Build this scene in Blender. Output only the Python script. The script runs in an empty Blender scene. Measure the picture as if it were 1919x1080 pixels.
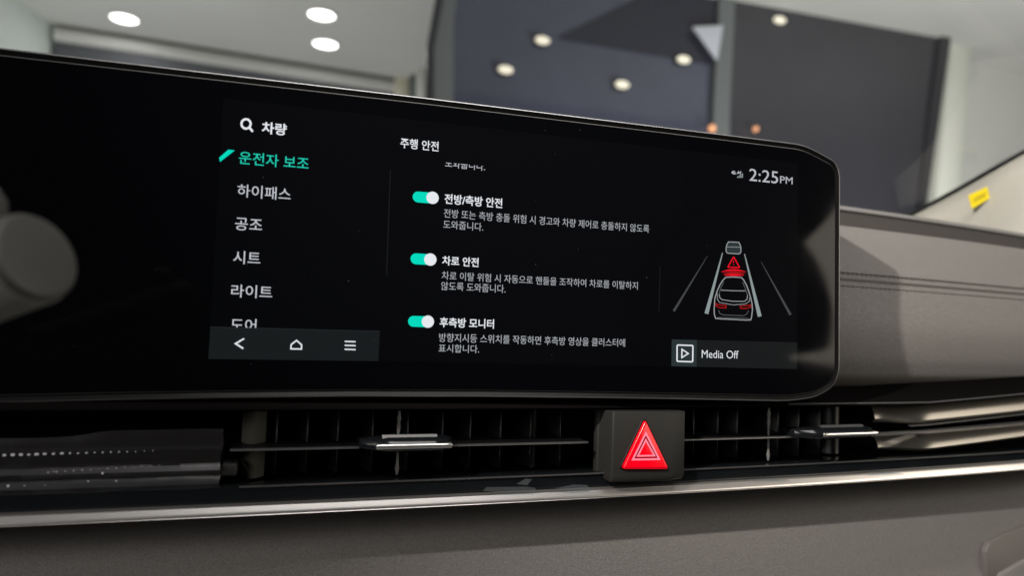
import bpy, bmesh, math, random
from mathutils import Vector, Matrix
random.seed(7)
S = bpy.context.scene
COL = S.collection
R = math.radians

# ------------------------------------------------------------------ camera
FPX = 1386.0                      # focal length in pixels of the 1919 px wide photograph
CAM = Vector((-0.1131, -0.3331, -0.0403))
FWD = Vector((0.28520903, 0.95664524, 0.05903986)).normalized()
UPV = Vector((-0.04775349, -0.04733888, 0.99773676))
RGT = FWD.cross(UPV).normalized()
UPV = RGT.cross(FWD).normalized()
cd = bpy.data.cameras.new('camera')
cam = bpy.data.objects.new('camera', cd); COL.objects.link(cam)
cam.matrix_world = Matrix(((RGT.x, UPV.x, -FWD.x, CAM.x), (RGT.y, UPV.y, -FWD.y, CAM.y),
                           (RGT.z, UPV.z, -FWD.z, CAM.z), (0, 0, 0, 1)))
cd.sensor_width = 36.0
cd.lens = FPX * 36.0 / 1919.0
cd.clip_start = 0.01; cd.clip_end = 60
cd.dof.use_dof = True
cd.dof.focus_distance = 0.36
cd.dof.aperture_fstop = 6.6
cd.dof.aperture_blades = 0
S.camera = cam

# ------------------------------------------------------------------ world, exposure
w = bpy.data.worlds.new('World'); S.world = w; w.use_nodes = True
bg = w.node_tree.nodes['Background']
bg.inputs[0].default_value = (0.80, 0.86, 1.0, 1); bg.inputs[1].default_value = 0.025
S.view_settings.view_transform = 'Standard'
S.view_settings.look = 'None'
S.view_settings.exposure = 0.0
S.view_settings.gamma = 1.0

# ------------------------------------------------------------------ lamps
def lamp(name, typ, loc, target, power, col=(1, 1, 1), size=0.1, **k):
    l = bpy.data.lights.new(name, typ); l.energy = power; l.color = col
    if typ == 'AREA':
        l.shape = 'RECTANGLE'; l.size = size; l.size_y = k.get('size_y', size)
    else:
        l.shadow_soft_size = size
    if typ == 'SPOT':
        l.spot_size = k.get('cone', R(60)); l.spot_blend = 1.0
    o = bpy.data.objects.new(name, l); COL.objects.link(o)
    o.location = loc
    o.rotation_euler = (Vector(target) - Vector(loc)).to_track_quat('-Z', 'Y').to_euler()
    return o
# showroom lamp seen through the driver's window: throws the display's shadow on the dashboard
lamp('window_lamp', 'SPOT', (-0.46, -0.40, 0.34), (0.40, 0.09, -0.01), 52, (1.0, 0.93, 0.84), 0.009, cone=R(58))
# added soft overhead fill
lamp('roof_light', 'AREA', (0.15, -0.55, 0.95), (0.15, 0.1, -0.1), 7.5, (1.0, 0.97, 0.93), 0.7, size_y=0.5)
# added soft side fills; the right one also mirrors in the display
lamp('driver_window_light', 'AREA', (-1.35, -1.05, 0.36), (0.0, 0.0, -0.1), 12, (1.0, 0.96, 0.93), 0.9, size_y=0.5)
lamp('passenger_window_light', 'AREA', (1.56, -1.12, 0.24), (0.3, -1.12, 0.24), 16, (1.0, 0.90, 0.76), 1.64, size_y=0.72)
# added unseen upward lamp that brightens the showroom ceiling
lamp('floor_bounce', 'AREA', (-1.0, 4.2, -0.5), (-1.0, 4.4, 3.0), 46, (1.0, 0.99, 0.97), 4.0, size_y=3.0)

lamp('floor_bounce_right', 'AREA', (2.9, 1.5, -0.6), (3.1, 3.7, 0.9), 95, (1.0, 0.99, 0.94), 1.8)  # added unseen lamp that brightens the right-hand white wall
# ------------------------------------------------------------------ projection helpers (measure the photograph)
def ray(u, v):
    return RGT * ((u - 959.5) / FPX) + UPV * ((540 - v) / FPX) + FWD
def at(u, v, y=0.0):
    r = ray(u, v); return CAM + r * ((y - CAM.y) / r.y)
def atz(u, v, z):
    r = ray(u, v); return CAM + r * ((z - CAM.z) / r.z)
def yd(x):                        # plan curve of the dashboard
    return 0.09 * x**3 + 0.098 * x * x + 0.062 * x + 0.0015
def on(u, v, off=0.0):
    r = ray(u, v); lo, hi = 0.05, 0.62
    for _ in range(50):
        m = (lo + hi) / 2
        p = CAM + r * m
        if p.y - yd(p.x) - off > 0: hi = m
        else: lo = m
    return CAM + r * lo

# ------------------------------------------------------------------ materials
def nodes(name):
    m = bpy.data.materials.new(name); m.use_nodes = True
    nt = m.node_tree; return m, nt, nt.nodes['Principled BSDF']
def mat(name, col, rough=0.5, metal=0.0, spec=0.5, emit=None, es=0.0, coat=0.0, bump=None, var=None, rvar=None):
    m, nt, b = nodes(name)
    b.inputs['Base Color'].default_value = (*col, 1)
    b.inputs['Roughness'].default_value = rough
    b.inputs['Metallic'].default_value = metal
    b.inputs['Specular IOR Level'].default_value = spec
    b.inputs['Coat Weight'].default_value = coat
    b.inputs['Coat Roughness'].default_value = 0.05
    if emit:
        b.inputs['Emission Color'].default_value = (*emit, 1)
        b.inputs['Emission Strength'].default_value = es
    tc = nt.nodes.new('ShaderNodeTexCoord')
    if bump:
        kind, scale, dist, strength = bump
        if kind == 'leather':
            t = nt.nodes.new('ShaderNodeTexVoronoi'); t.feature = 'DISTANCE_TO_EDGE'; t.inputs['Scale'].default_value = scale
            out = t.outputs['Distance']
        else:
            t = nt.nodes.new('ShaderNodeTexNoise'); t.inputs['Scale'].default_value = scale; t.inputs['Detail'].default_value = 6
            out = t.outputs['Fac']
        nt.links.new(tc.outputs['Object'], t.inputs['Vector'])
        bp = nt.nodes.new('ShaderNodeBump'); bp.inputs['Distance'].default_value = dist; bp.inputs['Strength'].default_value = strength
        nt.links.new(out, bp.inputs['Height']); nt.links.new(bp.outputs[0], b.inputs['Normal'])
    if var:
        scale, amt = var
        n = nt.nodes.new('ShaderNodeTexNoise'); n.inputs['Scale'].default_value = scale; n.inputs['Detail'].default_value = 8
        n.inputs['Roughness'].default_value = 0.7
        nt.links.new(tc.outputs['Object'], n.inputs['Vector'])
        r = nt.nodes.new('ShaderNodeValToRGB')
        r.color_ramp.elements[0].position = 0.3; r.color_ramp.elements[1].position = 0.7
        r.color_ramp.elements[0].color = (*[c * (1 - amt) for c in col], 1)
        r.color_ramp.elements[1].color = (*[min(1, c * (1 + amt)) for c in col], 1)
        nt.links.new(n.outputs['Fac'], r.inputs[0]); nt.links.new(r.outputs[0], b.inputs['Base Color'])
    if rvar:
        scale, lo, hi = rvar
        n = nt.nodes.new('ShaderNodeTexNoise'); n.inputs['Scale'].default_value = scale; n.inputs['Detail'].default_value = 5
        nt.links.new(tc.outputs['Object'], n.inputs['Vector'])
        mr = nt.nodes.new('ShaderNodeMapRange'); mr.inputs[1].default_value = 0.35; mr.inputs[2].default_value = 0.65
        mr.inputs[3].default_value = lo; mr.inputs[4].default_value = hi
        nt.links.new(n.outputs['Fac'], mr.inputs[0]); nt.links.new(mr.outputs[0], b.inputs['Roughness'])
    return m
def sheer(name, tint, glossy, rough, diffuse=0.0, dcol=(0.5, 0.5, 0.5), ior=1.45, bump=None):
    """thin see-through sheet: transparent, a Fresnel gloss, a little haze"""
    m = bpy.data.materials.new(name); m.use_nodes = True; nt = m.node_tree
    nt.nodes.clear(); N = nt.nodes.new; L = nt.links.new
    o = N('ShaderNodeOutputMaterial'); t = N('ShaderNodeBsdfTransparent'); t.inputs[0].default_value = (*tint, 1)
    g = N('ShaderNodeBsdfGlossy'); g.inputs['Roughness'].default_value = rough; g.inputs[0].default_value = (glossy,) * 3 + (1,)
    lw = N('ShaderNodeLayerWeight'); lw.inputs['Blend'].default_value = 0.5
    pw = N('ShaderNodeMath'); pw.operation = 'POWER'; pw.inputs[1].default_value = 5.0; L(lw.outputs['Facing'], pw.inputs[0])
    f = N('ShaderNodeMath'); f.operation = 'MULTIPLY_ADD'; f0 = ((ior - 1) / (ior + 1))**2; f.inputs[1].default_value = 1 - f0; f.inputs[2].default_value = f0
    L(pw.outputs[0], f.inputs[0])
    d = N('ShaderNodeBsdfDiffuse'); d.inputs[0].default_value = (*dcol, 1)
    a = N('ShaderNodeMixShader'); a.inputs[0].default_value = diffuse
    L(t.outputs[0], a.inputs[1]); L(d.outputs[0], a.inputs[2])
    b = N('ShaderNodeMixShader'); L(f.outputs[0], b.inputs[0]); L(a.outputs[0], b.inputs[1]); L(g.outputs[0], b.inputs[2])
    L(b.outputs[0], o.inputs[0])
    if bump:
        tc = N('ShaderNodeTexCoord'); n = N('ShaderNodeTexNoise'); n.inputs['Scale'].default_value = bump[0]; n.inputs['Detail'].default_value = 4
        bp = N('ShaderNodeBump'); bp.inputs['Distance'].default_value = bump[1]
        L(tc.outputs['Object'], n.inputs['Vector']); L(n.outputs['Fac'], bp.inputs['Height']); L(bp.outputs[0], g.inputs['Normal'])
    return m

M = {}
M['leather'] = mat('taupe_leather', (0.192, 0.183, 0.176), 0.52, spec=0.35, bump=('leather', 900, 0.0006, 0.8), var=(1400, 0.16))
M['leather_low'] = mat('taupe_grained_plastic', (0.150, 0.143, 0.138), 0.6, spec=0.3, bump=('noise', 2600, 0.0006, 1.0), var=(1300, 0.34))
M['cowl'] = mat('grey_dash_top', (0.20, 0.195, 0.19), 0.7, spec=0.3, bump=('noise', 900, 0.0004, 0.6), var=(900, 0.08))
M['slot'] = mat('dark_slot_plastic', (0.065, 0.06, 0.057), 0.8, spec=0.15)
M['thread'] = mat('dark_thread', (0.07, 0.062, 0.06), 0.7)
M['seam'] = mat('seam_shadow_leather', (0.09, 0.08, 0.075), 0.7)  # dark seam brown; also carries the shade of the handle recess
M['black'] = mat('satin_black_plastic', (0.006, 0.006, 0.007), 0.45, spec=0.25)
M['vane'] = mat('vent_black_plastic', (0.0035, 0.0035, 0.004), 0.38, spec=0.4)
M['vent_wall'] = mat('olive_vent_wall', (0.050, 0.049, 0.038), 0.7, spec=0.2)  # olive tone stands in for light reflected on the vent's end wall
M['void'] = mat('matt_black', (0.003, 0.003, 0.003), 0.9, spec=0.04)
M['trimblack'] = mat('dark_trim_plastic', (0.0045, 0.004, 0.004), 0.9, spec=0.0)
M['gloss'] = mat('piano_black', (0.005, 0.006, 0.007), 0.10, spec=0.45, rvar=(60, 0.06, 0.2))
M['glass'] = mat('display_glass', (0.0010, 0.0011, 0.0016), 0.045, spec=0.18, rvar=(25, 0.03, 0.07))
M['lip'] = mat('bezel_black', (0.002, 0.002, 0.002), 0.35, spec=0.2)
M['edge'] = mat('glass_edge', (0.10, 0.10, 0.10), 0.35, spec=0.5)
M['rim'] = mat('satin_dark_metal', (0.33, 0.33, 0.34), 0.38, metal=0.9)
M['chrome'] = mat('satin_chrome', (0.59, 0.57, 0.555), 0.30, metal=0.9)
M['chrome_bright'] = mat('bright_chrome', (0.8, 0.78, 0.76), 0.22, metal=0.95)
M['inlay'] = mat('dark_satin_inlay', (0.12, 0.12, 0.12), 0.45, metal=0.8)
M['chrome_dim'] = mat('dark_chrome', (0.3, 0.3, 0.3), 0.35, metal=0.9)
M['taupe_gloss'] = mat('satin_taupe_trim', (0.24, 0.225, 0.20), 0.34, metal=0.75, spec=0.5)
M['switch'] = mat('grey_switch_plastic', (0.016, 0.0158, 0.0148), 0.55, spec=0.16, bump=('noise', 1800, 0.0002, 0.4))
M['red'] = mat('red_lens', (0.42, 0.0, 0.004), 0.22, spec=0.3, emit=(1.0, 0.0, 0.015), es=0.44)
M['pink'] = mat('lit_pink_line', (0.6, 0.14, 0.2), 0.4, emit=(1.0, 0.2, 0.3), es=0.40)
M['darkred'] = mat('dark_red_gap', (0.06, 0.0, 0.004), 0.4)
M['stalk'] = mat('stalk_plastic', (0.038, 0.038, 0.036), 0.5, spec=0.4, bump=('noise', 500, 0.0003, 0.3))
M['stalk_body'] = mat('stalk_body_plastic', (0.13, 0.13, 0.12), 0.5, spec=0.4)
M['pillar'] = mat('beige_pillar_trim', (0.42, 0.408, 0.365), 0.75, spec=0.2, bump=('noise', 400, 0.0005, 0.4), var=(200, 0.03))
M['rubber'] = mat('black_seal', (0.008, 0.008, 0.008), 0.6, spec=0.2)
M['yellow'] = mat('yellow_tag', (0.85, 0.66, 0.01), 0.5, emit=None)
M['tagprint'] = mat('tag_print', (0.25, 0.2, 0.02), 0.6)
M['film'] = sheer('protective_film', (0.90, 0.90, 0.92), 0.5, 0.32, 0.014, (0.62, 0.58, 0.60), 1.5, bump=(60, 0.0006))
M['scrap'] = sheer('film_scrap', (0.85, 0.88, 0.9), 0.6, 0.3, 0.035, (0.6, 0.65, 0.68), 1.5)
M['bubble'] = mat('film_bubble', (0.5, 0.5, 0.52), 0.15, spec=0.8)
M['windshield'] = sheer('windshield_glass', (0.97, 0.985, 0.98), 0.95, 0.0, 0.0, ior=1.62)
def screen(name, col, s):
    return mat('lit_' + name, (0.0012, 0.0012, 0.0016), 0.05, spec=0.22, emit=col, es=s)
M['ui_white'] = screen('white', (0.92, 0.95, 1.0), 0.86)
M['ui_soft'] = screen('soft_white', (0.85, 0.87, 0.95), 0.60)
M['ui_menu'] = screen('menu_white', (0.84, 0.87, 0.94), 0.66)
M['ui_body'] = screen('body_grey', (0.80, 0.84, 0.90), 0.50)
M['ui_teal'] = screen('teal', (0.0, 0.82, 0.60), 0.85)
M['ui_tealtext'] = screen('teal_text', (0.02, 0.80, 0.58), 0.74)
M['ui_bar'] = screen('bar_grey', (0.62, 0.78, 0.82), 0.0135)
M['ui_bar2'] = screen('media_grey', (0.7, 0.8, 0.8), 0.0125)
M['ui_tile'] = screen('tile_grey', (0.55, 0.82, 0.84), 0.040)
M['ui_line'] = screen('line_grey', (0.6, 0.68, 0.75), 0.016)
M['ui_lane'] = screen('lane_grey', (0.72, 0.86, 0.86), 0.36)
M['ui_lane_dim'] = screen('dim_lane_grey', (0.75, 0.8, 0.82), 0.075)
M['ui_car'] = screen('car_grey', (0.80, 0.84, 0.86), 0.42)
M['ui_car_dim'] = screen('car_dim_grey', (0.75, 0.82, 0.85), 0.17)
M['ui_car_fill'] = screen('car_fill_grey', (0.6, 0.8, 0.85), 0.045)
M['ui_red'] = screen('red', (1.0, 0.005, 0.02), 0.85)
M['ui_red_dim'] = screen('red_dim', (1.0, 0.02, 0.02), 0.42)
M['ui_bg'] = screen('panel_black', (0.6, 0.75, 1.0), 0.0011)
M['ui_hi'] = screen('bar_edge', (0.6, 0.78, 0.82), 0.028)
# showroom
M['ceiling'] = mat('ceiling_paint', (0.62, 0.62, 0.60), 0.9, spec=0.1, var=(1.2, 0.03))
M['floor'] = mat('grey_epoxy_floor', (0.25, 0.25, 0.25), 0.4, var=(1.0, 0.08))
M['wallp'] = mat('pale_wall_paint', (0.66, 0.71, 0.68), 0.9, spec=0.1, var=(1.0, 0.03))
M['whitewall'] = mat('white_wall_paint', (0.68, 0.68, 0.65), 0.9, spec=0.1, var=(1.5, 0.04))
M['frame'] = mat('pale_frame', (0.75, 0.76, 0.69), 0.7, spec=0.2)
M['cream'] = mat('cream_frame', (0.8, 0.77, 0.6), 0.7, spec=0.2)
M['shutter'] = mat('grey_shutter', (0.11, 0.115, 0.13), 0.55, spec=0.3, var=(3, 0.1))
M['tube'] = mat('shutter_box_metal', (0.60, 0.60, 0.57), 0.8, metal=0.0, spec=0.3)  # pale colour carries the light falling on the box's top
M['navy'] = mat('dark_blue_glazing', (0.085, 0.092, 0.135), 0.07, spec=0.5, var=(0.8, 0.16))
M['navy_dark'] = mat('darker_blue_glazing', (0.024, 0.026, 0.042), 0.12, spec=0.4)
M['char'] = mat('charcoal_panel', (0.048, 0.048, 0.059), 0.22, spec=0.5, var=(0.7, 0.18))
M['char_frame'] = mat('dark_door_frame', (0.03, 0.03, 0.038), 0.4)
M['greypost'] = mat('grey_post', (0.16, 0.175, 0.18), 0.5)
M['whitepatch'] = mat('white_patch', (0.62, 0.64, 0.72), 0.6)
M['lampglow'] = mat('lamp_glow', (0.9, 0.9, 0.9), 0.4, emit=(1.0, 0.99, 0.96), es=5.0)
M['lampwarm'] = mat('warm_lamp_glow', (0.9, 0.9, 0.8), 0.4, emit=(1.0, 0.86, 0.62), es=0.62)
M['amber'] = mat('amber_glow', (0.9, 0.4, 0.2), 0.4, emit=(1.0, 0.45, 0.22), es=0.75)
M['lampring'] = mat('lamp_ring', (0.7, 0.7, 0.7), 0.5)

# ------------------------------------------------------------------ mesh helpers
def link(name, me, m, parent=None, smooth=False, **tags):
    me.materials.append(m) if m and not me.materials else None
    if smooth:
        for p in me.polygons: p.use_smooth = True
    o = bpy.data.objects.new(name, me); COL.objects.link(o)
    if parent: o.parent = parent
    for k, v in tags.items(): o[k] = v
    return o
def mesh(name, vs, fs, m, parent=None, smooth=False, bevel=0, segs=2, **tags):
    bm = bmesh.new()
    vv = [bm.verts.new(v) for v in vs]
    for f in fs:
        try: bm.faces.new([vv[i] for i in f])
        except ValueError: pass
    bmesh.ops.recalc_face_normals(bm, faces=bm.faces)
    if bevel:
        es = [e for e in bm.edges if len(e.link_faces) == 2 and e.calc_face_angle(0) > R(28)]
        bmesh.ops.bevel(bm, geom=es, offset=bevel, segments=segs, affect='EDGES', profile=0.5)
    me = bpy.data.meshes.new(name); bm.to_mesh(me); bm.free()
    o = link(name, me, m, parent, smooth or bevel > 0, **tags)
    if smooth or bevel > 0:
        me.set_sharp_from_angle(angle=R(50))
    return o
def thing(name, label, cat, loc=(0, 0, 0), group=None):
    """an Empty at the thing's base; parts keep world coordinates through the parent inverse"""
    o = bpy.data.objects.new(name, None); COL.objects.link(o)
    o.location = loc; o.empty_display_size = 0.02
    o['label'] = label; o['category'] = cat
    if group: o['group'] = group
    return o
def settle():
    """let children keep their place under Empties that stand away from the origin"""
    bpy.context.view_layer.update()
    for o in S.objects:
        if o.parent and o.parent.type == 'EMPTY':
            o.matrix_parent_inverse = o.parent.matrix_world.inverted()
def prism(pts, back):
    """closed outline of 3D points extruded by the vector back"""
    n = len(pts); b = Vector(back)
    vs = [Vector(p) for p in pts] + [Vector(p) + b for p in pts]
    fs = [list(range(n)), list(range(2 * n - 1, n - 1, -1))] + [[i, (i + 1) % n, (i + 1) % n + n, i + n] for i in range(n)]
    return vs, fs
def box(x0, x1, y0, y1, z0, z1):
    return prism([(x0, y0, z0), (x1, y0, z0), (x1, y0, z1), (x0, y0, z1)], (0, y1 - y0, 0))
def inset(pts, d):
    """offset of a closed counter-clockwise outline (x, z) inwards by d"""
    n = len(pts); out = []
    for i in range(n):
        p0 = Vector(pts[i - 1]); p = Vector(pts[i]); p1 = Vector(pts[(i + 1) % n])
        a = (p - p0).normalized(); b = (p1 - p).normalized()
        na = Vector((-a.y, a.x)); nb = Vector((-b.y, b.x))
        k = (na + nb); k = k / max(0.3, (1 + na.dot(nb)))
        q = p + k * d; out.append((q.x, q.y))
    return out
def round_poly(pts, rads, seg=6):
    """round the corners of a closed outline"""
    n = len(pts); out = []
    for i in range(n):
        p0 = Vector(pts[i - 1]); p = Vector(pts[i]); p1 = Vector(pts[(i + 1) % n])
        r = rads[i] if isinstance(rads, (list, tuple)) else rads
        if r <= 0: out.append(tuple(p)); continue
        a = (p0 - p); b = (p1 - p)
        t = min(r, a.length * 0.48, b.length * 0.48)
        s = p + a.normalized() * t; e = p + b.normalized() * t
        for k in range(seg + 1):
            f = k / seg
            q = (1 - f)**2 * s + 2 * f * (1 - f) * p + f * f * e
            out.append(tuple(q))
    return out
def loft(loops, cap=False):
    """stack of equal closed loops of 3D points"""
    n = len(loops[0]); vs = [Vector(p) for l in loops for p in l]; fs = []
    for k in range(len(loops) - 1):
        for i in range(n):
            j = (i + 1) % n
            fs.append([k * n + i, k * n + j, (k + 1) * n + j, (k + 1) * n + i])
    if cap: fs.append([(len(loops) - 1) * n + i for i in range(n)])
    return vs, fs
def frange(a, b, n): return [a + (b - a) * i / (n - 1) for i in range(n)]
def sweep(name, prof, x0, x1, m, parent=None, n=60, smooth=True, zf=None, close=True, subdiv=1, **tags):
    """profile of (offset from the plan curve, z) points carried along the dashboard curve"""
    if subdiv > 1:
        pr = []
        k = len(prof)
        for i in range(k - (0 if close else 1)):
            p0, p1, p2, p3 = prof[(i - 1) % k] if (close or i > 0) else prof[i], prof[i], prof[(i + 1) % k], prof[(i + 2) % k] if (close or i + 2 < k) else prof[(i + 1) % k]
            for s in range(subdiv):
                t = s / subdiv
                pr.append(tuple(0.5 * ((2 * p1[c]) + (-p0[c] + p2[c]) * t + (2 * p0[c] - 5 * p1[c] + 4 * p2[c] - p3[c]) * t * t + (-p0[c] + 3 * p1[c] - 3 * p2[c] + p3[c]) * t**3) for c in (0, 1)))
        if not close: pr.append(prof[-1])
        prof = pr
    xs = frange(x0, x1, n); k = len(prof); vs = []; fs = []
    for x in xs:
        dz = zf(x) if zf else 0.0
        for dy, z in prof: vs.append((x, yd(x) + dy, z + dz))
    for a in range(n - 1):
        for b in range(k if close else k - 1):
            c = (b + 1) % k
            fs.append([a * k + b, a * k + c, (a + 1) * k + c, (a + 1) * k + b])
    if close:
        fs.append(list(range(k))); fs.append([(n - 1) * k + i for i in range(k)][::-1])
    return mesh(name, vs, fs, m, parent, smooth, **tags)

# ------------------------------------------------------------------ THE DISPLAY
disp = thing('infotainment_display', 'wide black glossy display showing a Korean settings menu above the air vents', 'display', (0, 0.02, -0.0715))
LEFT = -0.50
raw = [(LEFT, -0.0770), (-0.2191, -0.0745), (-0.182, -0.0733), (-0.1421, -0.0723), (-0.0854, -0.0713), (-0.0274, -0.0710), (0.0257, -0.0712), (0.0837, -0.0717), (0.1405, -0.0724),
       (0.1580, -0.0700), (0.1690, -0.0640), (0.1722, -0.0560),
       (0.1718, 0.0520), (0.1690, 0.0585), (0.1600, 0.0620), (0.1475, 0.0660),
       (0.1126, 0.0662), (-0.0577, 0.0664), (-0.2279, 0.0655), (LEFT, 0.065)]
rads = [0] * 8 + [0.010, 0.006, 0.006, 0.010, 0.006, 0.004, 0.006, 0.006] + [0] * 4
OUT = round_poly(raw, rads, 5)
def loop(d, y): return [(x, y, z) for x, z in (inset(OUT, d) if d else OUT)]
def ring(name, spec, m, cap=False):
    vs, fs = loft([loop(d, y) for d, y in spec], cap)
    return mesh(name, vs, fs, m, disp, True)
ring('housing', [(0.006, 0.034), (0.0015, 0.030), (0.0, 0.024), (0.0, 0.0010)], M['lip'])
mesh('back_cover', *prism(loop(0.0075, 0.026), (0, 0.010, 0)), M['black'], disp)
ring('metal_rim', [(0.0, 0.0010), (0.00012, 0.0003), (0.0004, -0.0001), (0.0008, -0.0002)], M['rim'])
ring('bezel', [(0.0008, -0.0002), (0.0010, -0.0001), (0.0030, 0.0010)], M['lip'])
ring('glass_edge', [(0.0030, 0.0010), (0.0030, 0.0004), (0.0034, 0.0)], M['edge'])
vs, fs = loft([loop(0.0034, 0.0), loop(0.0036, 0.0)], True)
glass = mesh('cover_glass', vs, fs, M['glass'], disp)

# ---- everything lit on the screen lies on the glass, each layer a hair prouder
LAY = [0.0]
def flat(name, pts, m, parent=disp, layer=1, **tags):
    """flat lit shape from photograph points, laid on the display glass"""
    y = -0.00006 * layer
    P = [at(u, v, 0.0) for u, v in pts]
    return mesh(name, [(p.x, y, p.z) for p in P], [list(range(len(P)))], m, parent, **tags)
def stroke_geo(pts, wpx, closed=False, w2=None):
    vs = []; fs = []; n = len(pts)
    def nrm(a, b):
        d = Vector(b) - Vector(a); d.normalize(); return Vector((-d.y, d.x))
    L = []; Rr = []
    for i in range(n):
        if closed or 0 < i < n - 1:
            a = nrm(pts[i - 1], pts[i]); b = nrm(pts[i], pts[(i + 1) % n]); k = (a + b) / max(0.35, 1 + a.dot(b))
        else:
            k = nrm(pts[0], pts[1]) if i == 0 else nrm(pts[-2], pts[-1])
        ww = wpx if w2 is None else wpx + (w2 - wpx) * i / (n - 1)
        p = Vector(pts[i]); L.append(p + k * ww / 2); Rr.append(p - k * ww / 2)
    vs = L + Rr
    for i in range(n if closed else n - 1):
        j = (i + 1) % n; fs.append([i, j, j + n, i + n])
    return vs, fs
def stroke(name, pts, wpx, m, parent=disp, layer=1, closed=False, w2=None, y=None, plane=0.0, **tags):
    vs, fs = stroke_geo(pts, wpx, closed, w2)
    yy = -0.00006 * layer if y is None else y
    out = []
    for v in vs:
        p = at(v.x, v.y, plane); out.append((p.x, yy, p.z))
    return mesh(name, out, fs, m, parent, **tags)
def strokes(name, lst, m, parent=disp, layer=1):
    out = []; F = []
    for pts, wpx, closed in lst:
        vs, fs = stroke_geo(pts, wpx, closed)
        o = len(out)
        for v in vs:
            p = at(v.x, v.y); out.append((p.x, -0.00006 * layer, p.z))
        F += [[i + o for i in f] for f in fs]
    return mesh(name, out, F, m, parent)
def disc(name, cu, cv, rpx, m, parent, layer, seg=28):
    c = at(cu, cv); e = at(cu, cv - rpx); r = e.z - c.z
    return mesh(name, [(c.x + r * math.cos(2 * math.pi * i / seg), -0.00006 * layer, c.z + r * math.sin(2 * math.pi * i / seg)) for i in range(seg)], [list(range(seg))], m, parent)
def text(body, uL, uR, tL, bL, tR, bR, m, bold=0.0, name='lettering', parent=disp, layer=2, clip=None, space=1.0):
    cu = bpy.data.curves.new(name, 'FONT'); cu.body = body; cu.resolution_u = 4; cu.offset = bold; cu.space_character = space
    o = bpy.data.objects.new(name, cu); COL.objects.link(o)
    bpy.context.view_layer.update()
    me = bpy.data.meshes.new_from_object(o.evaluated_get(bpy.context.evaluated_depsgraph_get()))
    bpy.data.objects.remove(o); bpy.data.curves.remove(cu)
    xs = [v.co.x for v in me.vertices]; ys = [v.co.y for v in me.vertices]
    x0, x1, y0, y1 = min(xs), max(xs), min(ys), max(ys)
    TL = at(uL, tL); BL = at(uL, bL); TR = at(uR, tR); BR = at(uR, bR)
    zt = (TL.z + TR.z) / 2; zb = (BL.z + BR.z) / 2; X0 = (TL.x + BL.x) / 2; X1 = (TR.x + BR.x) / 2
    for v in me.vertices:
        v.co = Vector((X0 + (v.co.x - x0) / (x1 - x0) * (X1 - X0), -0.00006 * layer, zb + (v.co.y - y0) / (y1 - y0) * (zt - zb)))
    me.materials.clear()
    if clip is not None:
        zc = at(*clip).z
        bm = bmesh.new(); bm.from_mesh(me)
        bmesh.ops.bisect_plane(bm, geom=bm.verts[:] + bm.edges[:] + bm.faces[:], plane_co=(0, 0, zc), plane_no=(0, 0, 1), clear_outer=True)
        bm.to_mesh(me); bm.free()
    me.name = name
    return link(name, me, m, parent)

# lit panel area, a shade brighter than the border
bgp = [at(*p) for p in ((419, 184), (1497, 305), (1493, 692), (391, 672))]
X0, X1, Z0, Z1 = at(391, 672).x, at(1494, 500).x, at(1493, 692).z, at(1497, 306).z
pl = round_poly([(X0, Z0), (X1, Z0), (X1, Z1), (X0, Z1)], 0.0016, 4)
mesh('screen_panel', [(x, -0.00003, z) for x, z in pl], [list(range(len(pl)))], M['ui_bg'], disp)

# left menu
strokes('search_icon', [([(461.1 + 8.6 * math.cos(a), 232.0 + 8.9 * math.sin(a)) for a in [i * math.pi / 10 for i in range(20)]], 4.0, True),
                        ([(467.5, 238.8), (473.6, 246.6)], 4.2, False)], M['ui_white'])
text('차량', 490.7, 537.3, 228.9, 250.5, 231, 254, M['ui_white'], 0.022, 'menu_title')
flat('menu_marker', [(427.8, 280.4), (440, 281.8), (412.2, 303.3), (410.7, 295.6)][::-1], M['ui_teal'])
text('운전자 보조', 447.8, 578.8, 284, 309, 294.4, 317, M['ui_tealtext'], 0.004, 'menu_item')
text('하이패스', 444.9, 544.8, 345.6, 370.5, 352, 375, M['ui_menu'], 0.002, 'menu_item')
text('공조', 440.6, 491.3, 407.8, 432.3, 411, 433, M['ui_menu'], 0.002, 'menu_item')
text('시트', 437.3, 488, 470, 495.6, 472, 495.6, M['ui_menu'], 0.002, 'menu_item')
text('라이트', 433.4, 510.3, 533.4, 558.5, 536, 559, M['ui_menu'], 0.002, 'menu_item')
text('도어', 432.3, 480.3, 597, 622, 598, 622, M['ui_menu'], 0.002, 'menu_item', layer=1)
stroke('divider_line', [(731.5, 318), (724.5, 516)], 1.6, M['ui_line'])
stroke('divider_line', [(1237, 500), (1235, 586)], 1.2, M['ui_line'])
bar = flat('navigation_bar', [(394.4, 612.8), (390.4, 673.2), (709, 677.2), (711.8, 621)], M['ui_bar'], layer=3)
stroke('bar_edge_line', [(394.4, 613.3), (711.8, 621.4)], 1.2, M['ui_hi'], bar, 4)
stroke('back_icon', [(457.5, 635), (441.5, 644.4), (456, 653.6)], 2.9, M['ui_white'], bar, 5)
stroke('home_icon', [(555.8, 638.4), (545.6, 646.2), (545.2, 654.2), (564.9, 654.6), (565.2, 646.6)], 2.6, M['ui_white'], bar, 5, closed=True)
strokes('menu_icon', [([(645.8, v), (666.3, v + 0.7)], 2.4, False) for v in (640.2, 647.6, 655.0)], M['ui_white'], bar, 5)

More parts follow.
